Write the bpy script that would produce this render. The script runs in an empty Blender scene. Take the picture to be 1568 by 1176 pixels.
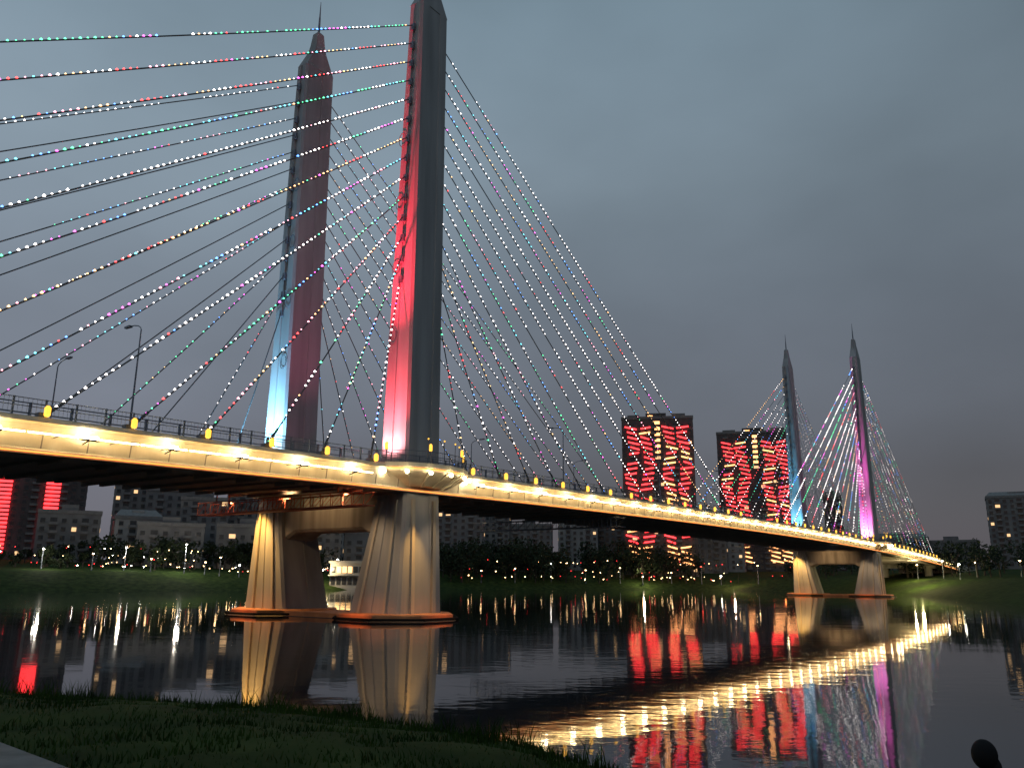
import bpy, math, random
import numpy as np
from mathutils import Vector, Matrix
random.seed(7)
scene = bpy.context.scene
scene.view_settings.view_transform = 'Standard'
scene.view_settings.look = 'None'
scene.view_settings.exposure = 0

# ------------------------------------------------------------------ materials
def new_mat(name):
    m = bpy.data.materials.new(name); m.use_nodes = True
    nt = m.node_tree
    return m, nt, nt.nodes['Principled BSDF']

def noisy(name, c1, c2, scale=1.0, rough=0.8, bump=0.0, stretch=(1,1,1), detail=6, metallic=0.0, spec=.5):
    m, nt, b = new_mat(name)
    tc = nt.nodes.new('ShaderNodeTexCoord'); mp = nt.nodes.new('ShaderNodeMapping')
    mp.inputs['Scale'].default_value = stretch
    n = nt.nodes.new('ShaderNodeTexNoise'); n.inputs['Scale'].default_value = scale
    n.inputs['Detail'].default_value = detail
    r = nt.nodes.new('ShaderNodeValToRGB')
    r.color_ramp.elements[0].position = .32; r.color_ramp.elements[1].position = .7
    r.color_ramp.elements[0].color = (*c1, 1); r.color_ramp.elements[1].color = (*c2, 1)
    L = nt.links.new
    L(tc.outputs['Object'], mp.inputs['Vector']); L(mp.outputs['Vector'], n.inputs['Vector'])
    L(n.outputs['Fac'], r.inputs['Fac']); L(r.outputs['Color'], b.inputs['Base Color'])
    b.inputs['Roughness'].default_value = rough; b.inputs['Metallic'].default_value = metallic
    b.inputs['Specular IOR Level'].default_value = spec
    if bump > 0:
        bp = nt.nodes.new('ShaderNodeBump'); bp.inputs['Strength'].default_value = bump
        bp.inputs['Distance'].default_value = .05
        L(n.outputs['Fac'], bp.inputs['Height']); L(bp.outputs['Normal'], b.inputs['Normal'])
    return m

def emis(name, col, strength, sample=True):
    m, nt, b = new_mat(name)
    b.inputs['Base Color'].default_value = (*[min(1, c*.5+.1) for c in col], 1)
    b.inputs['Emission Color'].default_value = (*col, 1)
    b.inputs['Emission Strength'].default_value = strength
    if not sample:
        try: m.cycles.emission_sampling = 'NONE'
        except Exception: pass
    return m

M_conc = noisy('pylon_concrete', (.22,.225,.23), (.36,.365,.37), .5, .75, .2, (1,1,.10))
M_conc2 = noisy('pier_concrete', (.22,.20,.165), (.48,.44,.37), .7, .8, .35, (1,1,.10), 9)
M_fascia = noisy('fascia_cream_paint', (.50,.45,.34), (.68,.63,.50), .7, .6, .1, (1,1,.4), 8)
M_soffit = noisy('soffit_concrete', (.20,.17,.15), (.28,.25,.22), .4, .8)
M_asphalt = noisy('asphalt', (.04,.04,.042), (.06,.06,.062), 2, .85)
M_steel = noisy('grey_steel', (.12,.14,.17), (.18,.20,.24), 3, .5, 0, (1,1,1), 4, .5)
M_dark = noisy('dark_metal', (.008,.008,.009), (.014,.014,.015), 3, .8, 0, (1,1,1), 4, 0, .1)
M_cable = noisy('cable_sheath', (.05,.055,.06), (.08,.085,.09), 2, .55)
M_redlit_truss = noisy('red_lit_truss', (.35,.07,.04), (.5,.12,.06), 2, .6)  # red light falling on the truss is put into its colour
M_foot = noisy('footing_orange_lit', (.36,.14,.06), (.55,.24,.10), .8, .7, .2)  # orange glow of the footing lights is mixed into the base colour
M_footdark = noisy('footing_dark_base', (.06,.04,.03), (.10,.06,.045), 1, .6)  # darker brown for the lower step of the footing
M_tube = emis('warm_led_tube', (1,.66,.26), 24)
M_hot = emis('warm_flood_lamp', (1,.80,.46), 60)
M_gold = emis('gold_led_line', (1,.28,.05), 2.4)
M_amber = emis('amber_lantern', (1,.50,.05), 1.8, False)
M_white_lamp = emis('white_lamp', (1,.93,.80), 50, False)
M_warm_lamp = emis('warm_lamp', (1,.62,.28), 24, False)
M_redled = emis('red_led', (1,.03,.035), 4.6, False)
M_orled = emis('orange_led', (1,.40,.14), 3.6, False)
M_win_lit = emis('lit_window', (1,.60,.28), 1.2, False)
M_sign_white = emis('white_shop_light', (.95,.85,1), 9, False)
M_redlamp = emis('red_signal_lamp', (1,.05,.03), 14, False)
LED = {
 'white': emis('led_white', (1,.90,.86), 8.5, False),
 'pink': emis('led_pink', (1,.35,.45), 6.0, False),
 'green': emis('led_green', (.10,.85,.35), 4.4, False),
 'blue': emis('led_blue', (.10,.30,1), 6.0, False),
 'red': emis('led_red', (1,.06,.06), 5.5, False),
 'magenta': emis('led_magenta', (.9,.10,.7), 6.0, False),
 'cyan': emis('led_cyan', (.15,.75,.9), 4.6, False),
 'warm': emis('led_warm', (1,.55,.22), 4.8, False),
}
M_bw = noisy('tower_wall', (.06,.055,.055), (.10,.09,.09), .3, .85)
M_bw2 = noisy('apartment_wall', (.12,.12,.125), (.20,.195,.19), .2, .85)
M_bw3 = noisy('apartment_wall_pale', (.20,.20,.195), (.32,.31,.30), .2, .85)
M_glass = noisy('dark_window_glass', (.02,.025,.03), (.04,.045,.05), 1, .25)
M_trim = noisy('building_trim', (.14,.135,.135), (.20,.195,.19), 1, .8)
M_leaf = noisy('leaves', (.008,.013,.007), (.028,.040,.018), .25, .8, 0, (1,1,1), 6, 0, .1)
M_trunk = noisy('bark', (.03,.025,.02), (.06,.045,.035), 2, .9)

# ------------------------------------------------------------------ mesh builder
class MB:
    def __init__(self): self.v=[]; self.f=[]; self.m=[]
    def face(self, idx, m=0): self.f.append(idx); self.m.append(m)
    def hexa(self, p, m=0):
        b=len(self.v); self.v += [tuple(q) for q in p]
        for q in ((0,3,2,1),(4,5,6,7),(0,1,5,4),(1,2,6,5),(2,3,7,6),(3,0,4,7)):
            self.face([b+i for i in q], m)
    def box(self, x0,x1,y0,y1,z0,z1, m=0, T=None):
        p=[(x0,y0,z0),(x1,y0,z0),(x1,y1,z0),(x0,y1,z0),(x0,y0,z1),(x1,y0,z1),(x1,y1,z1),(x0,y1,z1)]
        if T: p=[T(*q) for q in p]
        self.hexa(p,m)
    def tube(self, a, b, r, m=0, n=6, r2=None):
        a=Vector(a); b=Vector(b); d=(b-a)
        if d.length<1e-6: return
        d.normalize(); u=d.orthogonal().normalized(); w=d.cross(u)
        if r2 is None: r2=r
        k=len(self.v)
        for (c,rr) in ((a,r),(b,r2)):
            for i in range(n):
                t=2*math.pi*i/n
                self.v.append(tuple(c+(u*math.cos(t)+w*math.sin(t))*rr))
        for i in range(n):
            j=(i+1)%n; self.face([k+i,k+j,k+n+j,k+n+i],m)
        self.face([k+i for i in range(n)][::-1],m); self.face([k+n+i for i in range(n)],m)
    def octa(self, c, r, m=0):
        k=len(self.v); x,y,z=c
        self.v += [(x+r,y,z),(x-r,y,z),(x,y+r,z),(x,y-r,z),(x,y,z+r),(x,y,z-r)]
        for q in ((0,2,4),(2,1,4),(1,3,4),(3,0,4),(2,0,5),(1,2,5),(3,1,5),(0,3,5)):
            self.face([k+i for i in q],m)
    def ball(self, c, r, m=0, nu=8, nv=6, sz=1.0):
        k=len(self.v)
        for j in range(1,nv):
            ph=math.pi*j/nv
            for i in range(nu):
                th=2*math.pi*i/nu
                self.v.append((c[0]+r*math.sin(ph)*math.cos(th),c[1]+r*math.sin(ph)*math.sin(th),c[2]+r*sz*math.cos(ph)))
        top=len(self.v); self.v.append((c[0],c[1],c[2]+r*sz)); bot=len(self.v); self.v.append((c[0],c[1],c[2]-r*sz))
        for j in range(nv-2):
            for i in range(nu):
                a=k+j*nu+i; b=k+j*nu+(i+1)%nu
                self.face([a,a+nu,b+nu,b],m)
        for i in range(nu):
            self.face([top,k+i,k+(i+1)%nu],m)
            l=k+(nv-2)*nu; self.face([bot,l+(i+1)%nu,l+i],m)
    def loops(self, loops, m=0, cap=True):
        k=len(self.v); n=len(loops[0])
        for lp in loops: self.v += [tuple(p) for p in lp]
        for a in range(len(loops)-1):
            for i in range(n):
                j=(i+1)%n
                self.face([k+a*n+i,k+a*n+j,k+(a+1)*n+j,k+(a+1)*n+i],m)
        if cap:
            self.face([k+i for i in range(n)][::-1],m)
            self.face([k+(len(loops)-1)*n+i for i in range(n)],m)
    def obj(self, name, mats, parent=None, smooth=False):
        me=bpy.data.meshes.new(name); me.from_pydata(self.v,[],self.f)
        for mt in mats: me.materials.append(mt)
        me.polygons.foreach_set('material_index', self.m)
        if smooth: me.polygons.foreach_set('use_smooth',[True]*len(me.polygons))
        me.update()
        o=bpy.data.objects.new(name,me); scene.collection.objects.link(o)
        if parent: o.parent=parent
        return o

def empty(name):
    o=bpy.data.objects.new(name,None); scene.collection.objects.link(o); return o

# ------------------------------------------------------------------ bridge frame
AX=Vector((.596,.803,0)).normalized(); NX=Vector((AX.y,-AX.x,0)); MID=Vector((-19.15,94.1,0))
def P(s,t,z): return MID+AX*s+NX*t+Vector((0,0,z))
def zl(s): return 15.3-8e-5*(s-100)**2
SPAN=198.0

bridge=empty('cable_stayed_bridge')

S0,S1=-230,440
ss=[S0+i*5 for i in range(int((S1-S0)/5)+1)]
def sweep(prof, m_list, name, mats, closed=True, parent=bridge):
    mb=MB(); n=len(prof)
    for s in ss:
        for (t,z) in prof: mb.v.append(tuple(P(s,t,zl(s)+z)))
    for a in range(len(ss)-1):
        for i in range(n if closed else n-1):
            j=(i+1)%n
            mb.face([a*n+i,(a+1)*n+i,(a+1)*n+j,a*n+j], m_list[i])
    return mb.obj(name,mats,parent)
half =[(11.7,.72),(11.7,.95),(12.7,.95),(12.78,.62),(12.5,.45),(12.35,-.2),(12.25,-1.15),(12.55,-1.3),(12.55,-1.6),(11.6,-1.65),(8,-1.4)]
halfF=[(11.7,.72),(11.7,.95),(12.7,.95),(12.78,.62),(12.5,.45),(12.4,.2),(12.3,-.35),(12.5,-.42),(12.5,-.62),(11.6,-.66),(8,-1.2)]
prof=[(-t,z) for t,z in halfF[::-1]]+half
n_=len(prof)
mats_idx=[]
for i in range(n_):
    a=prof[i]; b=prof[(i+1)%n_]
    if abs(a[1]-.72)<1e-6 and abs(b[1]-.72)<1e-6: mats_idx.append(0)
    elif i in (0,1,n_-1,n_-2,n_-3) : mats_idx.append(2)
    else: mats_idx.append(1)
sweep(prof,mats_idx,'deck_girder',[M_asphalt,M_fascia,M_soffit])
mb=MB()
s=S0+4
while s<S1:
    z=zl(s)
    for t0,t1,za,zb in ((-11.2,-8.2,-1.3,-.7),(8.2,11.2,-1.85,-1.3),(-7.6,7.6,-1.55,-1.1)):
        mb.hexa([P(s,t0,z+za),P(s+.35,t0,z+za),P(s+.35,t1,z+za),P(s,t1,z+za),P(s,t0,z+zb),P(s+.35,t0,z+zb),P(s+.35,t1,z+zb),P(s,t1,z+zb)])
    s+=4.2
mb.obj('soffit_ribs',[M_soffit],bridge)
# vertical panel joints on the fascia
mb=MB(); s=-118
while s<330:
    z=zl(s)
    mb.hexa([P(s,12.2,z-1.14),P(s+.07,12.2,z-1.14),P(s+.07,12.29,z-1.14),P(s,12.29,z-1.14),P(s,12.3,z-.2),P(s+.07,12.3,z-.2),P(s+.07,12.39,z-.2),P(s,12.39,z-.2)],0)
    s+=3.17
mb.obj('fascia_panel_joints',[M_soffit],bridge)
def strip(mb,t0,t1,zz,sa,sb,m=0,h=None):
    mb.hexa([P(sa,t0,zl(sa)+zz),P(sb,t0,zl(sb)+zz),P(sb,t1,zl(sb)+zz),P(sa,t1,zl(sa)+zz),P(sa,t0,zl(sa)+zz+.004),P(sb,t0,zl(sb)+zz+.004),P(sb,t1,zl(sb)+zz+.004),P(sa,t1,zl(sa)+zz+.004)],m)
M_paint=noisy('lane_paint',(.6,.6,.58),(.8,.8,.78),2,.7)
mb=MB()
for s in range(S0+5,S1-5,10):
    for t in (-3.5,3.5): strip(mb,t-.08,t+.08,.724,s,s+5)
    strip(mb,-.25,-.1,.724,s,s+10); strip(mb,.1,.25,.724,s,s+10)
mb.obj('lane_markings',[M_paint],bridge)

mb=MB()
for side in (1,-1):
    s=-120
    lo=-1.45 if side>0 else -.5
    while s<330:
        if not (abs(s-0)<6 or abs(s+4-0)<6 or abs(s-SPAN)<6 or abs(s+4-SPAN)<6):
            mb.tube(P(s,side*13.05,zl(s)-.2),P(s+3.8,side*13.05,zl(s+3.8)-.2),.055,0,5)
            mb.tube(P(s+2,side*13.05,zl(s)-.25),P(s+2,side*12.3,zl(s)-.3),.04,2,4)
        mb.tube(P(s,side*12.62,zl(s)+lo),P(s+4,side*12.62,zl(s+4)+lo),.05,1,5)
        mb.tube(P(s,side*12.86,zl(s)+.62),P(s+4,side*12.86,zl(s+4)+.62),.04,2,4)
        s+=4
mb.obj('fascia_led_tube',[M_tube,M_gold,M_steel],bridge)
mb=MB()
for side in (1,-1):
    s=-118.5
    while s<320:
        if abs(s)>7 and abs(s-SPAN)>7:
            L=.5*random.uniform(.8,1.15); z=zl(s)-.15
            mb.box(s-L,s+L,side*13.25-.13,side*13.25+.13,z-.12,z+.1,0,P)
            mb.box(s-L-.1,s+L+.1,side*13.25-.2,side*13.25+.2,z-.22,z-.13,1,P)
            mb.tube(P(s,side*13.2,z-.2),P(s,side*12.3,z-.4),.05,1,4)
        s+=6.35
mb.obj('fascia_flood_lamps',[M_hot,M_dark],bridge)

# railings
mb=MB()
for side in (1,-1):
    for t,hh in ((12.6,1.25),):
        s=-125.
        while s<340:
            z=zl(s)+.95; z2=zl(s+2.1)+.95; tt=side*t
            mb.box(s-.06,s+.06,tt-.05,tt+.05,z,z+hh,0,P)
            for h in (.15,.65,1.2):
                mb.tube(P(s,tt,z+h),P(s+2.1,tt,z2+h),.04,0,4)
            if s<90:
                for k in range(1,7):
                    u=s+2.1*k/7; mb.tube(P(u,tt,zl(u)+.95+.15),P(u,tt,zl(u)+.95+1.2),.014,0,3)
            s+=2.1
    s=-125.
    while s<340:
        tt=side*8.0; z=zl(s)+.72; z2=zl(s+3)+.72
        if not(abs(s)<6 or abs(s-SPAN)<6):
            mb.box(s-.08,s+.08,tt-.1,tt+.1,z,z+2.0,0,P)
            for h in (.6,1.2,1.95): mb.tube(P(s,tt,z+h),P(s+3,tt,z2+h),.05,0,5)
        s+=3
mb.obj('railing',[M_steel],bridge)

# ------------------------------------------------------------------ pylons
def section(s0,t_in,t_out,hs,z,side,g=.13,ch=.28):
    a=-hs;b=hs;c=t_in;d=t_out;mc=(c+d)/2;gw=.28*min(1,(d-c)/3)
    pts=[(a+ch,c),(-.45,c),(-.38,c+g),(.38,c+g),(.45,c),(b-ch,c),(b,c+ch),(b,mc-gw),(b-g,mc-gw+.06),(b-g,mc+gw-.06),(b,mc+gw),(b,d-ch),(b-ch,d),
         (hs*.42,d),(hs*.38,d-g),(-hs*.38,d-g),(-hs*.42,d),(a+ch,d),(a,d-ch),(a,mc+gw),(a+g,mc+gw-.06),(a+g,mc-gw+.06),(a,mc-gw),(a,c+ch)]
    return [P(s0+p,side*q,z) for p,q in pts]
def interp(z,tab):
    for (z0,v0),(z1,v1) in zip(tab,tab[1:]):
        if z<=z1: return v0+(v1-v0)*(max(z,z0)-z0)/(z1-z0)
    return tab[-1][1]
T_in=[(0,5.0),(9,7.3),(13,8.1),(16,8.2),(73,9.5)]
T_out=[(0,12.5),(13,12.25),(73,11.6)]
HS=[(0,3.3),(9,2.9),(14,2.65),(73,2.4)]
M_beacon=emis('beacon',(1,.5,.2),1.5,False)
def pylon(s0,side):
    mb=MB(); lp=[]
    for z in (.6,5,9,13,16,25,35,45,55,65,72.2):
        lp.append(section(s0,interp(z,T_in),interp(z,T_out),interp(z,HS),z,side))
    mb.loops(lp,0)
    c=(9.5+11.6)/2
    def rect(hs,ht,z,o=0): return [P(s0-hs+o,side*(c-ht),z),P(s0+hs+o,side*(c-ht),z),P(s0+hs+o,side*(c+ht),z),P(s0-hs+o,side*(c+ht),z)]
    mb.loops([rect(2.3,1.0,72.2),rect(.95,.8,75.2),rect(.75,.65,76.3),rect(.55,.5,78.2),rect(.3,.3,78.5)],0)
    mb.tube(P(s0,side*c,78.4),P(s0,side*c,81.0),.2,1,6,.14); mb.tube(P(s0,side*c,81),P(s0,side*c,83.6),.12,1,6,.04)
    mb.ball(P(s0,side*c,78.9),.16,2,8,6)
    for i in range(14):
        z=36.5+i*2.48
        for sg in (-1,1):
            ts=interp(z,HS)
            cc=(interp(z,T_in)+interp(z,T_out))/2
            mb.box(s0+sg*ts-.12,s0+sg*(ts+.35)+.0,side*cc-.28,side*cc+.28,z-.5,z+.35,1,P)
    for z in (30,38,46,54):
        ts=interp(z,HS); cc=(interp(z,T_in)+interp(z,T_out))/2-.9
        prev=None
        for k in range(11):
            a=2*math.pi*k/10; q=P(s0-ts-.12,side*cc+.55*math.cos(a),z+.9*math.sin(a))
            if prev is not None: mb.tube(prev,q,.05,1,4)
            prev=q
    return mb.obj('pylon',[M_conc,M_steel,M_beacon],bridge)
for s0 in (0,SPAN):
    for side in (1,-1): pylon(s0,side)

def pier(s0):
    mb=MB()
    zt=zl(s0)-1.5
    lp=[]
    for t,zb in ((-8.6,7.4),(-7.0,8.5),(-5.6,9.2),(5.6,9.2),(7.0,8.5),(8.6,7.4)):
        lp.append([P(s0-2.2,t,zb+.3),P(s0-1.9,t,zb),P(s0+1.9,t,zb),P(s0+2.2,t,zb+.3),P(s0+2.2,t,zt+.05),P(s0-2.2,t,zt+.05)])
    mb.loops(lp,0)
    mb.box(s0-2.4,s0+2.4,-9,9,zt-.8,zt+.02,0,P)
    for side in (1,-1):
        for ds in (-1.6,1.6):
            mb.hexa([P(s0+ds-.25,side*12.4,.6),P(s0+ds+.25,side*12.4,.6),P(s0+ds+.25,side*12.85,.6),P(s0+ds-.25,side*12.85,.6),
                     P(s0+ds-.2,side*12.1,12.2),P(s0+ds+.2,side*12.1,12.2),P(s0+ds+.2,side*12.5,12.2),P(s0+ds-.2,side*12.5,12.2)],0)
        for sg in (-1,1):
            for f in (.25,.75):
                def q(z,o,w,f=f,sg=sg,side=side):
                    a=interp(z,T_in);b=interp(z,T_out);c=a+(b-a)*f
                    return P(s0+sg*(interp(z,HS)+o),side*(c+w),z)
                mb.hexa([q(.6,-.1,-.22),q(.6,-.1,.22),q(.6,.3,.18),q(.6,.3,-.18),q(12,-.1,-.18),q(12,-.1,.18),q(12,.22,.14),q(12,.22,-.14)],0)
    def octl(c,r,z): 
        return [P(s0+r*math.cos(math.pi/8+k*math.pi/4),c+r*math.sin(math.pi/8+k*math.pi/4),z) for k in range(8)]
    for c in (9,-9):
        mb.loops([octl(c,6.6,-.8),octl(c,6.6,.0),octl(c,6.5,.08)],2)
        mb.loops([octl(c,6.25,.082),octl(c,6.25,.55),octl(c,6.1,.66)],1)
    mb.box(s0-4.0,s0+4.0,-4.5,4.5,-.8,.05,2,P)
    mb.box(s0-3.7,s0+3.7,-4.6,4.6,.052,.5,1,P)
    for c in (9,-9):
        o=octl(c,6.8,.2)
        for i in range(8): mb.tube(o[i],o[(i+1)%8],.13,3,6)
    return mb.obj('pier_base',[M_conc2,M_foot,M_footdark,M_dark],bridge)
pier(0); pier(SPAN)
mb=MB()
for s0 in (-97,-135,-175,-215,295,335,375,415):
    for t in (-8,8):
        mb.loops([[P(s0+a*1.1,t+b*1.3,z) for a,b in ((-1,-.6),(-.6,-1),(.6,-1),(1,-.6),(1,.6),(.6,1),(-.6,1),(-1,.6))] for z in (-1,zl(s0)-2.6)],0)
    mb.box(s0-1.3,s0+1.3,-10.8,10.8,zl(s0)-2.8,zl(s0)-1.35,0,P)
mb.obj('approach_piers',[M_conc2],bridge)

def balcony(s0,side):
    mb=MB(); z=zl(s0)+.5; c=10.6
    def hl(r,zz):
        return [P(s0+r*math.sin(a),side*(c+r*math.cos(a)*.8),zz) for a in [math.radians(x) for x in (-90,-67.5,-45,-22.5,0,22.5,45,67.5,90)]]+[P(s0+r,side*(c-1),zz),P(s0-r,side*(c-1),zz)]
    mb.loops([hl(3.6,z-1.5),hl(4.8,z-.8),hl(6.25,z-.3),hl(6.35,z-.25),hl(6.45,z+.05),hl(6.7,z+.1),hl(6.7,z+.55)],0)
    top=hl(6.5,z+.55)[:9]
    for i in range(9):
        q=top[i]; mb.box(-.06,.06,-.06,.06,0,1.25,1,lambda x,y,w,q=q:(q[0]+x,q[1]+y,q[2]+w))
        if i<8:
            for h in (.2,.7,1.2): mb.tube(top[i]+Vector((0,0,h)),top[i+1]+Vector((0,0,h)),.04,1,4)
            for k in range(1,8):
                w=top[i].lerp(top[i+1],k/8); mb.tube(w,w+Vector((0,0,1.2)),.015,1,3)
    rib0=hl(3.8,z-1.6)[:9]; rib1=hl(6.5,z-.25)[:9]
    for a,b in zip(rib0,rib1): mb.tube(a,b,.14,0,5)
    e=hl(6.6,z-.05)[:9]
    for i in range(8): mb.tube(e[i],e[i+1],.055,2,5)
    e2=hl(6.9,z-.45)[:9]
    for i in range(9):
        b=e2[i]; mb.ball(b,.19,3,8,6); mb.tube(b,e[i]-Vector((0,0,.2)),.04,1,4)
    for i in range(1,8,2):
        q=top[i]+Vector((0,0,1.25)); mb.loops([[q+Vector((x*w,y*w,zz)) for x,y in ((-1,-1),(1,-1),(1,1),(-1,1))] for w,zz in ((.1,0),(.15,.1),(.15,.6),(.08,.75))],4)
    for i in (3,4,5,6):
        q=hl(5.6,z+.55)[i]; mb.tube(q,q+Vector((0,0,2.6)),.05,1,5,.03); mb.ball(q+Vector((0,0,2.65)),.09,4,8,6)
    return mb.obj('pylon_balcony',[M_fascia,M_steel,M_gold,M_hot,M_amber],bridge)
for s0 in (0,SPAN):
    for side in (1,-1): balcony(s0,side)

# ------------------------------------------------------------------ cables + led dots
cab=MB(); dots={k:MB() for k in LED}
anch=MB()
seqs=[['white']*8+['pink','blue'],['green','green','cyan','white','green','blue','cyan'],['white']*4+['green','pink','red'],['white','warm','pink','red'],['green']*5+['white']*2+['magenta','blue'],
      ['white']*10,['pink','white','magenta','white','blue','cyan'],['warm']*4+['white','red'],['green','white','red','white','blue','white','magenta','white']]
ci=0
for s0 in (0,SPAN):
    for side in (1,-1):
        for sg in (-1,1):
            for i in range(14):
                zt=36.5+i*2.48
                cc=(interp(zt,T_in)+interp(zt,T_out))/2
                a=P(s0+sg*2.85,side*cc,zt)
                se=s0+sg*(7.6+i*6.25)
                b=P(se,side*11.95,zl(se)+1.0)
                L=(b-a).length
                sag=.004*L
                N=8; prev=a
                for k in range(1,N+1):
                    f=k/N; q=a.lerp(b,f)-Vector((0,0,sag*4*f*(1-f)))
                    cab.tube(prev,q,.068,0,5); prev=q
                d=(a-b).normalized()
                cab.tube(b-d*.4,b+d*2.2,.12,0,6)
                anch.box(se-.3,se+.3,side*11.95-.3,side*11.95+.3,zl(se)+.95,zl(se)+1.35,1,P)
                anch.loops([[P(se+x*w,side*12.82+y*w,zl(se)+zz) for x,y in ((-1,-1),(1,-1),(1,1),(-1,1))] for w,zz in ((.1,1.0),(.16,1.12),(.16,1.62),(.07,1.78))],0)
                seq=seqs[ci%len(seqs)] if random.random()<.75 else random.choice(seqs)
                ci+=1
                far=(side==-1)
                step=.64 if not far else .92
                if sg>0 and s0==0: step*=1.1
                if s0>0: step*=1.6
                if far and i%2==0 and sg==-1 and s0==0: continue
                n=int(L/step)
                jj=random.randrange(20)
                gap0=random.uniform(.0,.9); gap1=gap0+random.uniform(0,.10)
                base=.112 if not far else .085
                for k in range(2,n):
                    f=k/n
                    if random.random()<.06 or gap0<f<gap1: continue
                    q=a.lerp(b,f)-Vector((0,0,sag*4*f*(1-f)))+Vector((0,0,.11))
                    r=base*random.uniform(.6,1.25)
                    if s0>0: r*=1.1
                    col=seq[((k+jj)//4)%len(seq)]
                    if random.random()<.15: col=random.choice(list(LED))
                    dots[col].octa(q,r)
cab.obj('stay_cables',[M_cable],bridge)
anch.obj('cable_anchors',[M_amber,M_steel],bridge)
for k,d in dots.items(): d.obj('cable_lights_'+k,[LED[k]],bridge)

def gantry(s0):
    mb=MB(); z=zl(s0)-2.1
    for ds in (-.8,.8):
        for h in (0,-1.3): mb.tube(P(s0+ds,-13.5,z+h),P(s0+ds,13.5,z+h),.07,0,4)
        t=-13.5
        while t<13.4:
            mb.tube(P(s0+ds,t,z),P(s0+ds,t,z-1.3),.05,0,4); mb.tube(P(s0+ds,t,z-1.3),P(s0+ds,t+1.5,z),.04,0,4); t+=1.5
    for t in [-13.5+1.5*i for i in range(19)]:
        mb.tube(P(s0-.8,t,z-1.3),P(s0+.8,t,z-1.3),.05,0,4)
    mb.box(s0-.8,s0+.8,-13.5,13.5,z-1.38,z-1.33,0,P)
    for t in (-10,10):
        for ds in (-.8,.8): mb.tube(P(s0+ds,t,z),P(s0+ds,t,z+1.2),.08,0,4)
    mb.obj('maintenance_gantry',[M_redlit_truss if s0<0 else M_steel],bridge)
for s0 in (-9,41,150): gantry(s0)

# ------------------------------------------------------------------ street lamps
def street_lamp(pos, arm_dir, h=9.5, lit=None, arm=1.8, th=.09):
    mb=MB(); base=Vector(pos)
    d=Vector(arm_dir).normalized()
    mb.tube(base,base+Vector((0,0,.8)),th*1.7,0,8); mb.tube(base+Vector((0,0,.8)),base+Vector((0,0,h-.6)),th,0,8,th*.6)
    pr=base+Vector((0,0,h-.6))
    for k in range(1,5):
        a=k/4*math.pi*.5
        q=base+Vector((0,0,h-.6+.6*math.sin(a)))+d*(arm*(1-math.cos(a))); mb.tube(pr,q,th*.5,0,6); pr=q
    e=pr
    sd=Vector((-d.y,d.x,0))
    hd=[e+d*x+sd*y*.16+Vector((0,0,zz)) for zz in (-.08,.08) for x,y in ((-.1,-1),(.75,-.7),(.75,.7),(-.1,1))]
    mb.hexa(hd,0)
    if lit: mb.ball(e+d*.35+Vector((0,0,-.16)),.3,1,8,6,.6)
    return mb.obj('street_lamp',[M_steel,lit or M_steel])
for s in (-91,-61,-31,32,62,92,122,152,232,262):
    street_lamp(P(s,9.2,zl(s)+.72),-NX,9.6)
    street_lamp(P(s+2,-9.2,zl(s)+.72),NX,9.6)

# ------------------------------------------------------------------ spots
def spot(name,pos,target,col,energy,size=60,blend=.6,r=.25):
    l=bpy.data.lights.new(name,'SPOT'); l.color=col; l.energy=energy; l.spot_size=math.radians(size); l.spot_blend=blend; l.shadow_soft_size=r
    o=bpy.data.objects.new(name,l); scene.collection.objects.link(o); o.location=pos
    o.rotation_euler=(Vector(target)-Vector(pos)).to_track_quat('-Z','Y').to_euler(); o.parent=bridge
    return o
cols={(0,1):((1,.03,.06),24000,330000),(0,-1):((.26,.66,1),42000,7000),(SPAN,1):((1,.10,.62),18000,130000),(SPAN,-1):((.12,.62,1),20000,40000)}
for (s0,side),(c,em,eh) in cols.items():
    c2=tuple(min(1,x*.7+.3) for x in c)
    spot('pylon_uplight',P(s0-7.5,side*9.6,16.4),P(s0-2.6,side*10.3,27),c,em,70,.8)
    spot('pylon_uplight_high',P(s0-11.5,side*10,16.4),P(s0-2.6,side*10.4,58),c,eh,42,.9)
    spot('pylon_base_light',P(s0-5.2,side*9.8,16.2),P(s0-2.6,side*10.2,20),c2,8000,100,.9)
for s0,c,k in ((0,(1,.16,.32),1),(SPAN,(1,.2,.6),.5)):
    spot('inner_face_wash',P(s0-4,4.0,16.4),P(s0,-8.8,50),c,8500*k,75,.9)
    spot('inner_face_wash',P(s0-3,-3.0,16.4),P(s0,-8.4,30),c,450*k,80,.9)
spot('deck_red_wash',P(-7,9.5,19.5),P(-9,12.5,15.5),(1,.06,.05),900,120,.9)
for s0 in (0,SPAN):
    for side in (1,-1):
        spot('leg_fill',P(s0-5.2,side*11.0,13.4),P(s0-3.0,side*10.6,6),(1,.50,.10),11000,65,.8)
        spot('leg_fill',P(s0-8.5,side*9.5,12.4),P(s0-3.0,side*8.6,4),(1,.66,.36),2400,80,.9)  # added fill light that brightens the legs
        spot('leg_fill',P(s0-1.6,side*15.8,13.2),P(s0-1.2,side*12.6,5.5),(1,.52,.14),5200,38,.9)
        spot('leg_fill',P(s0+1.6,side*16.0,13.2),P(s0+1.2,side*12.6,4),(1,.70,.42),1300,60,.9)
        spot('footing_light',P(s0-7.5,side*9,2.2),P(s0-5.6,side*9,.2),(1,.25,.06),260,120,.9)
        spot('footing_light',P(s0+1,side*16.5,2.2),P(s0,side*15,.2),(1,.25,.06),200,130,.9)
    spot('crossbeam_light',P(s0-9,0,12.6),P(s0-2,0,10.8),(1,.62,.30),1100,110,.9)

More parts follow.
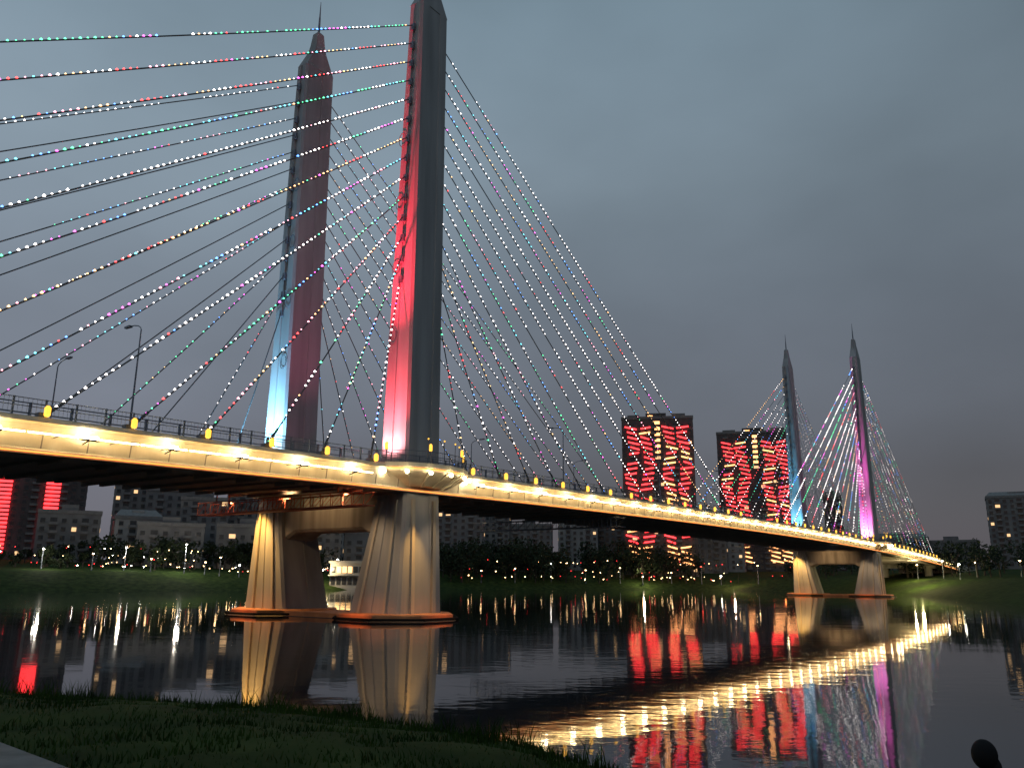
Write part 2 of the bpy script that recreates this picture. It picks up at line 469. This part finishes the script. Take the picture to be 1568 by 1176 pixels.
# ------------------------------------------------------------------ ground and water
near=[(-3000,120),(-300,60),(-100,38),(-30,20),(-9.5,16.3),(-3.1,14.6),(.14,12.2),(1.3,10.6),(3,7),(6,0),(12,-20),(18,-150),(40,-900)]
far=[(260,-900),(120,-150),(88,0),(84,90),(92,150),(110,199),(126,262),(122,320),(96,378),(40,372),(-20,330),(-96,240),(-135,216),(-300,200),(-3000,330)]
def segd(px,py,poly):
    best=np.full(px.shape,1e9)
    for (x0,y0),(x1,y1) in zip(poly,poly[1:]):
        dx,dy=x1-x0,y1-y0; t=np.clip(((px-x0)*dx+(py-y0)*dy)/(dx*dx+dy*dy),0,1)
        best=np.minimum(best,np.hypot(px-x0-t*dx,py-y0-t*dy))
    return best
def inside(px,py,poly):
    r=np.zeros(px.shape,bool); n=len(poly)
    for i in range(n):
        x0,y0=poly[i];x1,y1=poly[(i+1)%n]
        if y0==y1: continue
        c=((y0>py)!=(y1>py))&(px<(x1-x0)*(py-y0)/(y1-y0)+x0)
        r^=c
    return r
river=near+far
def ground_z(X,Y):
    X=np.asarray(X,float);Y=np.asarray(Y,float)
    dn=segd(X,Y,near); df=segd(X,Y,far); ins=inside(X,Y,river)
    sn=np.where(ins,-dn,dn); sf=np.where(ins,-df,df)
    zn=np.interp(sn,[-6,-3.5,-2,-.8,0,1.5,4,60,400],[-2.2,-.8,.35,1.45,1.95,2.25,2.58,3.2,6])
    zf=np.interp(sf,[-8,0,6,20,40,80,160,500,2000],[-2.2,-.05,1.8,5.2,6.5,8.5,11,16,30])
    return np.where(dn<df,zn,zf)
def axis(segs):
    out=[]
    for a,b,st in segs: out+=list(np.arange(a,b,st))
    out.append(segs[-1][1]); return np.array(out)
xs=axis([(-3000,-400,200),(-400,-180,12),(-180,-30,4),(-30,8,.5),(8,190,4),(190,400,12),(400,3000,200)])
ys=axis([(-900,-60,60),(-60,-6,4),(-6,24,.5),(24,420,4),(420,700,20),(700,4000,200)])
GX,GY=np.meshgrid(xs,ys)
GZ=ground_z(GX,GY)
rng=np.random.default_rng(3)
GZ=GZ+np.where(GZ>.1,(rng.random(GZ.shape)-.5)*.10,0)
vv=np.stack([GX,GY,GZ],-1).reshape(-1,3); nx=len(xs); ny=len(ys)
ff=[(j*nx+i,j*nx+i+1,(j+1)*nx+i+1,(j+1)*nx+i) for j in range(ny-1) for i in range(nx-1)]
me=bpy.data.meshes.new('ground'); me.from_pydata(vv.tolist(),[],ff); me.polygons.foreach_set('use_smooth',[True]*len(ff))
M_ground=noisy('grassy_ground',(.010,.022,.006),(.034,.056,.014),.6,.95,.6,(1,1,1),10,0,.05)
me.materials.append(M_ground); g=bpy.data.objects.new('ground',me); scene.collection.objects.link(g)

m,nt,b=new_mat('river_water')
b.inputs['Base Color'].default_value=(.010,.014,.018,1); b.inputs['Roughness'].default_value=.04; b.inputs['IOR'].default_value=1.35
tc=nt.nodes.new('ShaderNodeTexCoord'); L=nt.links.new
def wn(scale,st,det=3):
    mp=nt.nodes.new('ShaderNodeMapping'); mp.inputs['Scale'].default_value=st; n=nt.nodes.new('ShaderNodeTexNoise')
    n.inputs['Scale'].default_value=scale; n.inputs['Detail'].default_value=det
    L(tc.outputs['Object'],mp.inputs['Vector']); L(mp.outputs['Vector'],n.inputs['Vector']); return n
n1=wn(1.1,(.6,1,1)); n2=wn(.12,(.7,1,1),2); n3=wn(.018,(1,1.6,1),3)
ramp=nt.nodes.new('ShaderNodeMapRange'); ramp.inputs['From Min'].default_value=.42; ramp.inputs['From Max'].default_value=.62
ramp.inputs['To Min'].default_value=.12; ramp.inputs['To Max'].default_value=.85
L(n3.outputs['Fac'],ramp.inputs['Value'])
b1=nt.nodes.new('ShaderNodeBump'); b1.inputs['Distance'].default_value=.015
L(n1.outputs['Fac'],b1.inputs['Height']); L(ramp.outputs['Result'],b1.inputs['Strength'])
b2=nt.nodes.new('ShaderNodeBump'); b2.inputs['Distance'].default_value=.05; b2.inputs['Strength'].default_value=.42
L(n2.outputs['Fac'],b2.inputs['Height']); L(b1.outputs['Normal'],b2.inputs['Normal']); L(b2.outputs['Normal'],b.inputs['Normal'])
w=MB(); w.v=[(-3000,-900,0),(3000,-900,0),(3000,4000,0),(-3000,4000,0)]; w.face([0,1,2,3]); w.obj('river_water',[m])

# ------------------------------------------------------------------ near bank details
def gz(x,y): return float(ground_z(np.array([x]),np.array([y]))[0])
M_path=noisy('path_concrete',(.10,.10,.095),(.17,.165,.16),3,.9,.3)
mb=MB()
pts=[(-40,25.5),(-20,15.2),(-9,10.5),(-5.0,8.3),(-2,5.7),(1,2.9),(3.0,-2),(5.5,-12)]
for (x0,y0),(x1,y1) in zip(pts,pts[1:]):
    d=Vector((x1-x0,y1-y0,0)).normalized(); nrm=Vector((d.y,-d.x,0))
    n=max(1,int(Vector((x1-x0,y1-y0,0)).length/1.5))
    for k in range(n):
        a=Vector((x0+(x1-x0)*k/n,y0+(y1-y0)*k/n,0)); c=Vector((x0+(x1-x0)*(k+1)/n,y0+(y1-y0)*(k+1)/n,0))
        q=[a,a+(c-a)*.985,a+(c-a)*.985+nrm*2.2,a+nrm*2.2]
        za=2.72
        mb.hexa([Vector((p.x,p.y,za-.4)) for p in q][::-1]+[Vector((p.x,p.y,za)) for p in q][::-1],0)
mb.obj('path',[M_path])
def path_y(x): return float(np.interp(x,[p[0] for p in pts],[p[1] for p in pts]))
M_grass=noisy('grass_blades',(.008,.022,.004),(.030,.060,.010),1.0,.9,0,(1,1,1),6,0,.05)
M_grass2=noisy('grass_blades_dry',(.03,.035,.012),(.07,.075,.028),1.0,.9,0,(1,1,1),6,0,.05)
mb=MB()
def yedge(x):
    return float(np.interp(x,[p[0] for p in near[:11]],[p[1] for p in near[:11]]))
def blade(x,y,h,wd,m_=0):
    z=gz(x,y)-.03; a=random.uniform(0,math.pi); dx,dy=math.cos(a)*wd,math.sin(a)*wd
    lx,ly=random.uniform(-.5,.5)*h,random.uniform(-.5,.5)*h
    k=len(mb.v); mb.v+=[(x-dx,y-dy,z),(x+dx,y+dy,z),(x+dx*.6+lx*.4,y+dy*.6+ly*.4,z+h*.6),(x-dx*.6+lx*.4,y-dy*.6+ly*.4,z+h*.6),(x+lx,y+ly,z+h)]
    mb.face([k,k+1,k+2,k+3],m_); mb.face([k+3,k+2,k+4],m_)
for i in range(1100):
    x=random.uniform(-22,4); y=yedge(x)-random.gauss(.1,.6)
    tall=random.random()<.10
    for k in range(12):
        blade(x+random.gauss(0,.10),y+random.gauss(0,.10),random.uniform(.08,.22)*(2.0 if tall else 1),.010)
for i in range(30000):
    x=random.uniform(-16,4); y=yedge(x)-random.uniform(.3,9)
    if y<path_y(x)+.12: continue
    blade(x,y,random.uniform(.04,.11),.010,1 if random.random()<.06 else 0)
mb.obj('grass',[M_grass,M_grass2])
px,py=2.165,4.0; z0=gz(px,py)
zt=3.51
mb=MB(); mb.tube((px+.06,py,z0-.1),(px+.03,py,zt-.13),.035,0,12,.022)
mb.ball((px,py,zt-.07),.055,0,16,12,1.2); mb.ball((px+.03,py,zt-.13),.04,0,12,8,1.5)
mb.tube((px+.06,py,z0),(px+.06,py,z0+.05),.09,0,12)
mb.obj('round_top_post',[M_dark],None,True)

# ------------------------------------------------------------------ buildings
def building(name,x,y,w,d,h,rot=0,wall=M_bw2,lit=.08,seed=0,led=None,z0=None,fl=3.0,cw=3.3):
    rnd=random.Random(seed); mb=MB()
    if z0 is None: z0=gz(x,y)-1
    c,s_=math.cos(rot),math.sin(rot)
    T=lambda a,b_,zz:(x+a*c-b_*s_,y+a*s_+b_*c,zz)
    X,Y=w/2,d/2; H=z0+h
    mb.box(-X,X,-Y,Y,z0,H,0,T)
    mb.box(-X-.25,X+.25,-Y-.25,-Y,H-.2,H+1.1,3,T); mb.box(-X-.25,X+.25,Y,Y+.25,H-.2,H+1.1,3,T)
    mb.box(-X-.25,-X,-Y,Y,H-.2,H+1.1,3,T); mb.box(X,X+.25,-Y,Y,H-.2,H+1.1,3,T)
    mb.box(-w*.15,w*.12,-d*.25,d*.25,H,H+3.2,0,T)
    if h>40:
        mb.box(-w*.42,-w*.25,-d*.2,d*.3,H,H+3,3,T); mb.box(w*.22,w*.4,-d*.2,d*.3,H,H+3.4,3,T)
        mb.box(-w*.16,w*.13,-d*.26,d*.26,H+3.2,H+3.6,3,T)
    elif rnd.random()<.4:
        zr=H+1.12; mb.hexa([T(-X,-Y,zr),T(X,-Y,zr),T(X,Y,zr),T(-X,Y,zr),T(-X+2,-.4,zr+2.6),T(X-2,-.4,zr+2.6),T(X-2,.4,zr+2.6),T(-X+2,.4,zr+2.6)],3)
    nf=int((h-2)/fl); nc=max(2,int(w/cw))
    for f in range(nf):
        z=z0+2+f*fl
        for ci in range(nc):
            cx=-X+(ci+.5)*w/nc
            m_=2 if rnd.random()<lit else 1
            bay=(ci%3==1)
            if bay:
                mb.box(cx-1.45,cx+1.45,-Y-1.0,-Y,z-.2,z+.75,3,T)
                mb.box(cx-1.1,cx+1.1,-Y-.12,-Y-.04,z+.8,z+2.3,m_,T)
            else:
                mb.box(cx-.75,cx+.75,-Y-.10,-Y-.02,z+.55,z+2.0,m_,T)
                mb.box(cx-.9,cx+.9,-Y-.25,-Y-.01,z+.38,z+.5,3,T)
        for sd in (-1,1):
            ns=max(2,int(d/4.5))
            for k in range(ns):
                cy=-Y+(k+.5)*d/ns; m_=2 if rnd.random()<lit else 1
                xa,xb=(X+.02,X+.1) if sd>0 else (-X-.1,-X-.02)
                mb.box(xa,xb,cy-.7,cy+.7,z+.55,z+2.0,m_,T)
    if led:
        yy=-Y-1.12
        for (bc,bw,zb0,zb1,mode) in led:
            row=0; z=z0+zb0
            while z<z0+zb1:
                if mode=='strip':
                    mb.box(bc-bw/2,bc+bw/2,yy-.12,yy,z,z+.95,4,T)
                else:
                    for cidx,sgn in enumerate((-1,1)):
                        per=11; ph=((row+cidx*3)%per)/per; tri=abs(ph*2-1)*2-1
                        c0=bc+sgn*bw*.25+tri*bw*.09
                        ln=bw*.19*rnd.uniform(.7,1.1)
                        tilt=-.7 if ph<.5 else .35
                        if rnd.random()<.04: continue
                        mt=5 if (rnd.random()<.13 or (z-z0)<14) else 4
                        p=[T(c0-ln,yy-.15,z-tilt),T(c0+ln,yy-.15,z+tilt),T(c0+ln,yy,z+tilt),T(c0-ln,yy,z-tilt),
                           T(c0-ln,yy-.15,z-tilt+.72),T(c0+ln,yy-.15,z+tilt+.72),T(c0+ln,yy,z+tilt+.72),T(c0-ln,yy,z-tilt+.72)]
                        mb.hexa(p,mt)
                row+=1; z+=2.6 if mode!='strip' else 1.7
        for k in range(7 if h>60 else 0):
            zz=H-3-k*3.0
            mb.box(-1.3,1.3,-Y-.2,-Y-.13,zz,zz+1.5,5 if k<6 else 2,T)
        mb.box(-w*.13,-w*.06,-d*.26-.1,-d*.26,H+1.6,H+2.4,5,T); mb.box(w*.2,w*.3,-d*.21-.2,-d*.21,H+1.0,H+1.8,5,T)
    return mb.obj(name,[wall,M_glass,M_win_lit,M_trim,M_redled,M_orled])
building('residential_tower',76,420,36,18,79,-.18,M_bw,.03,1,[(-9.0,15,6,76,'h'),(9.5,15,6,76,'h')])
building('residential_tower',144.5,480,43,18,80,-.28,M_bw,.03,2,[(-11.5,16.5,6,74,'h'),(11,16.5,6,74,'h')])
building('residential_tower',-208,352,46,18,50,.5,M_bw,.05,3,[(-7.5,5,3,45,'strip'),(10,5.5,3,45,'strip')])
building('residential_tower',-164,362,20,16,52,.45,M_bw2,.05,4)
building('residential_tower',-184,430,20,14,60,.4,M_bw2,.03,14)
building('residential_tower',192,560,17,15,58,-.3,M_bw2,.05,5)
building('residential_tower',184,470,9,12,42,-.3,M_bw,.03,6)
building('residential_tower',272,440,30,16,38,-.5,M_bw2,.04,7)
building('residential_tower',302,425,22,16,40,-.55,M_bw2,.04,8)
rnd=random.Random(11)
for i,(x,y,w_,h_) in enumerate([(-160,300,20,18),(-140,310,16,17),(-141,345,22,30),(-122,330,18,26),(-122,298,22,15),(-108,345,20,29),(-98,310,22,16),(-92,350,20,26),(-80,330,24,18),(-74,375,26,30),(-60,340,16,16),
        (-45,400,24,24),(-24,400,22,30),(-10,440,20,31),(10,440,24,24),(38,470,22,28),(58,480,20,31),(105,450,22,20),(124,470,16,22),(225,480,30,18),(250,470,26,16)]):
    building('apartment_building',x,y,w_,12,h_,math.atan2(-x,y)+rnd.uniform(-.15,.15),rnd.choice([M_bw2,M_bw3,M_bw2]),.03,20+i)
mb=MB(); x,y=-56,292; z=gz(x,y)
mb.box(x-6,x+6,y-4,y+4,z-1,z+8,0); mb.box(x-6.5,x+6.5,y-4.6,y+4.5,z+8,z+8.8,0); mb.box(x-6.3,x+6.3,y-5.4,y-4.0,z+3.8,z+4.1,0)
for k in range(6): mb.box(x-5.5+k*1.9,x-4.1+k*1.9,y-4.1,y-4.02,z+.8,z+3.2,2); mb.box(x-5.5+k*1.9,x-4.1+k*1.9,y-4.1,y-4.02,z+4.8,z+6.9,1 if k in (1,2,3) else 2)
mb.obj('riverside_pavilion',[M_bw3,emis('pavilion_window',(1,.55,.2),2.5,False),M_glass])
mb=MB(); rr=random.Random(5)
n=60
for k in range(n+1):
    a=math.radians(-60+120*k/n); R=1500
    h=45+18*math.sin(k*.35)+12*math.sin(k*.9+1)+rr.uniform(-3,3)
    mb.v+=[(R*math.sin(a),R*math.cos(a),10),((R+260)*math.sin(a),(R+260)*math.cos(a),h),((R+700)*math.sin(a),(R+700)*math.cos(a),10)]
for k in range(n):
    for j in range(2): mb.face([k*3+j,(k+1)*3+j,(k+1)*3+j+1,k*3+j+1])
mb.obj('distant_hills',[M_leaf],None,True)

# ------------------------------------------------------------------ trees (distant mass)
mb=MB()
def tree(x,y,h,r):
    z=gz(x,y)-.3
    mb.tube((x,y,z),(x+random.uniform(-.3,.3),y,z+h*.5),.28,1,5,.15)
    for k in range(3):
        a=random.uniform(0,6.28); mb.tube((x,y,z+h*.35),(x+math.cos(a)*r*.6,y+math.sin(a)*r*.6,z+h*.65),.12,1,4,.05)
    cl=[(x+random.gauss(0,r*.42),y+random.gauss(0,r*.42),z+h*random.uniform(.28,.92),r*random.uniform(.28,.5)) for _ in range(7)]
    for (cx,cy,cz,cr) in cl:
        for _ in range(24):
            v=Vector((random.gauss(0,1),random.gauss(0,1),random.gauss(0,1))).normalized()*cr*random.uniform(.6,1.1)
            c=Vector((cx,cy,cz))+v; s_=random.uniform(.3,.75)*(h/10)**.5
            u=Vector((random.gauss(0,1),random.gauss(0,1),random.gauss(0,1))).normalized(); w_=u.orthogonal().normalized()
            k=len(mb.v); mb.v+=[tuple(c-u*s_),tuple(c+w_*s_*.7),tuple(c+u*s_),tuple(c-w_*s_*.7)]; mb.face([k,k+1,k+2,k+3],0)
def along(poly,i0,i1,n,off0,off1,h0,h1):
    segs=poly[i0:i1+1]
    lens=[math.dist(a,b_) for a,b_ in zip(segs,segs[1:])]; tot=sum(lens)
    for _ in range(n):
        u=random.uniform(0,tot); j=0
        while u>lens[j]: u-=lens[j]; j+=1
        (x0,y0),(x1,y1)=segs[j],segs[j+1]; f=u/lens[j]
        d=Vector((x1-x0,y1-y0,0)).normalized(); nrm=Vector((d.y,-d.x,0))
        o=random.uniform(off0,off1); x=x0+(x1-x0)*f+nrm.x*o; y=y0+(y1-y0)*f+nrm.y*o
        if gz(x,y)<.5: continue
        h=random.uniform(h0,h1); tree(x,y,h,h*.45)
along(far,8,10,150,8,55,8,17)
along(far,10,11,50,25,60,7,11)
along(far,11,13,50,32,75,4,8)
along(far,4,8,90,26,75,8,14)
mb.obj('distant_trees',[M_leaf,M_trunk])

# ------------------------------------------------------------------ far-bank lamps
def bank_lamp(x,y,h=7,mat=M_warm_lamp):
    street_lamp((x,y,gz(x,y)),(-x,-y,0),h,mat,1.2,.12)
for x,y,h,mt in [(-150,245,5,M_sign_white),(-139,248,6,M_white_lamp),(-126,252,5,M_warm_lamp),(-119,258,7,M_white_lamp),(-110,256,4,M_warm_lamp),(-102,262,9,M_white_lamp),(-97,266,4,M_warm_lamp),(-93,268,6,M_warm_lamp),
        (-88,272,4,M_white_lamp),(-72,285,5,M_warm_lamp),(-62,300,7,M_white_lamp),(-30,336,5,M_white_lamp),(-12,346,5,M_warm_lamp),(2,356,6,M_warm_lamp),(18,370,8,M_white_lamp),(34,378,6,M_warm_lamp),(50,382,7,M_warm_lamp),
        (60,380,4,M_warm_lamp),(74,385,5,M_warm_lamp),(88,386,8,M_redlamp),(97,386,4,M_white_lamp),(110,372,8,M_warm_lamp),(126,356,5,M_warm_lamp),(146,300,5,M_warm_lamp),(150,290,6,M_white_lamp),(156,280,5,M_warm_lamp),(160,262,5,M_warm_lamp),(145,270,5,M_white_lamp)]:
    bank_lamp(x,y,h,mt)
def pt(x,y,h,e,c):
    l=bpy.data.lights.new('lamp_glow','POINT'); l.energy=e; l.color=c; l.shadow_soft_size=.3
    o=bpy.data.objects.new('lamp_glow',l); scene.collection.objects.link(o); o.location=(x,y,gz(x,y)+h); o.parent=bridge
pt(-102,260,8.3,6000,(1,.9,.75)); pt(-137,246,5,2500,(1,.9,.75)); pt(-118,256,6,2500,(1,.9,.75))
pt(133,272,6,9000,(1,.85,.35)); pt(140,292,6,6000,(1,.8,.4)); pt(60,378,6,5000,(1,.8,.5)); pt(-62,285,6,3500,(1,.75,.4)); pt(100,375,6,5000,(1,.6,.4))
mb=MB()
for k in range(95):
    x=random.uniform(-150,-60); y=np.interp(x,[-150,-96,-60],[240,262,300])+random.uniform(0,30)
    z=gz(x,y); hh=random.choice([1.2,1.2,3.5,6]); mb.tube((x,y,z),(x,y,z+hh),.05,0,4); mb.octa((x,y,z+hh+.1),random.uniform(.1,.18),random.choice([1,1,2,3]))
for k in range(95):
    x=random.uniform(-20,130); y=np.interp(x,[-20,40,96,130],[338,378,384,350])+random.uniform(0,8)
    z=gz(x,y); hh=random.choice([2.2,2.2,5,9]); mb.tube((x,y,z),(x,y,z+hh),.05,0,4); mb.octa((x,y,z+hh+.1),random.uniform(.12,.2),random.choice([1,1,1,3]))
mb.obj('embankment_light_string',[M_dark,M_warm_lamp,M_white_lamp,M_redled])

# ------------------------------------------------------------------ world
wd=bpy.data.worlds.new('World'); scene.world=wd; wd.use_nodes=True; nt=wd.node_tree
bg=nt.nodes['Background']; L=nt.links.new
tc=nt.nodes.new('ShaderNodeTexCoord'); sep=nt.nodes.new('ShaderNodeSeparateXYZ'); L(tc.outputs['Generated'],sep.inputs[0])
r=nt.nodes.new('ShaderNodeValToRGB'); L(sep.outputs['Z'],r.inputs['Fac'])
e=r.color_ramp.elements; e[0].position=0; e[0].color=(.110,.112,.142,1); e[1].position=.75; e[1].color=(.190,.285,.355,1)
for p_,c_ in ((.12,(.122,.127,.162)),(.28,(.178,.207,.256)),(.45,(.225,.290,.350))):
    q=e.new(p_); q.color=(*c_,1)
mp=nt.nodes.new('ShaderNodeMapping'); mp.inputs['Scale'].default_value=(1,1,2.0); mp.inputs['Location'].default_value=(3.1,.4,1.7)
L(tc.outputs['Generated'],mp.inputs['Vector'])
nz=nt.nodes.new('ShaderNodeTexNoise'); nz.inputs['Scale'].default_value=2.1; nz.inputs['Detail'].default_value=5; nz.inputs['Roughness'].default_value=.45
L(mp.outputs['Vector'],nz.inputs['Vector'])
mr=nt.nodes.new('ShaderNodeMapRange'); mr.inputs['From Min'].default_value=.3; mr.inputs['From Max'].default_value=.7; mr.inputs['To Min'].default_value=.80; mr.inputs['To Max'].default_value=1.18
L(nz.outputs['Fac'],mr.inputs['Value'])
mx=nt.nodes.new('ShaderNodeMapRange'); mx.inputs['From Min'].default_value=-.5; mx.inputs['From Max'].default_value=.5; mx.inputs['To Min'].default_value=1.12; mx.inputs['To Max'].default_value=.68
L(sep.outputs['X'],mx.inputs['Value'])
mm=nt.nodes.new('ShaderNodeMath'); mm.operation='MULTIPLY'; L(mr.outputs['Result'],mm.inputs[0]); L(mx.outputs['Result'],mm.inputs[1])
mul=nt.nodes.new('ShaderNodeVectorMath'); mul.operation='SCALE'; L(r.outputs['Color'],mul.inputs[0]); L(mm.outputs[0],mul.inputs['Scale'])
sky=nt.nodes.new('ShaderNodeTexSky'); sky.sky_type='NISHITA'; sky.sun_disc=False; sky.sun_elevation=math.radians(2); sky.sun_rotation=math.radians(200)
sc=nt.nodes.new('ShaderNodeVectorMath'); sc.operation='SCALE'; sc.inputs['Scale'].default_value=.01; L(sky.outputs['Color'],sc.inputs[0])
ad=nt.nodes.new('ShaderNodeVectorMath'); ad.operation='ADD'; L(mul.outputs[0],ad.inputs[0]); L(sc.outputs[0],ad.inputs[1])
L(ad.outputs[0],bg.inputs['Color']); bg.inputs['Strength'].default_value=1.0
sl=bpy.data.lights.new('sun','SUN'); sl.energy=.08; sl.angle=math.radians(30); sl.color=(.8,.88,1)
so=bpy.data.objects.new('sun',sl); scene.collection.objects.link(so); so.rotation_euler=(math.radians(50),0,math.radians(20))

# ------------------------------------------------------------------ camera
cam=bpy.data.cameras.new('camera'); co=bpy.data.objects.new('camera',cam); scene.collection.objects.link(co)
cam.sensor_width=36; cam.lens=1250/1568*36; cam.clip_end=8000; cam.clip_start=.1
co.matrix_world=Matrix.Translation((0,0,4.2))@Matrix.Rotation(math.radians(103.4),4,'X')@Matrix.Rotation(math.radians(.5),4,'Z')
scene.camera=co
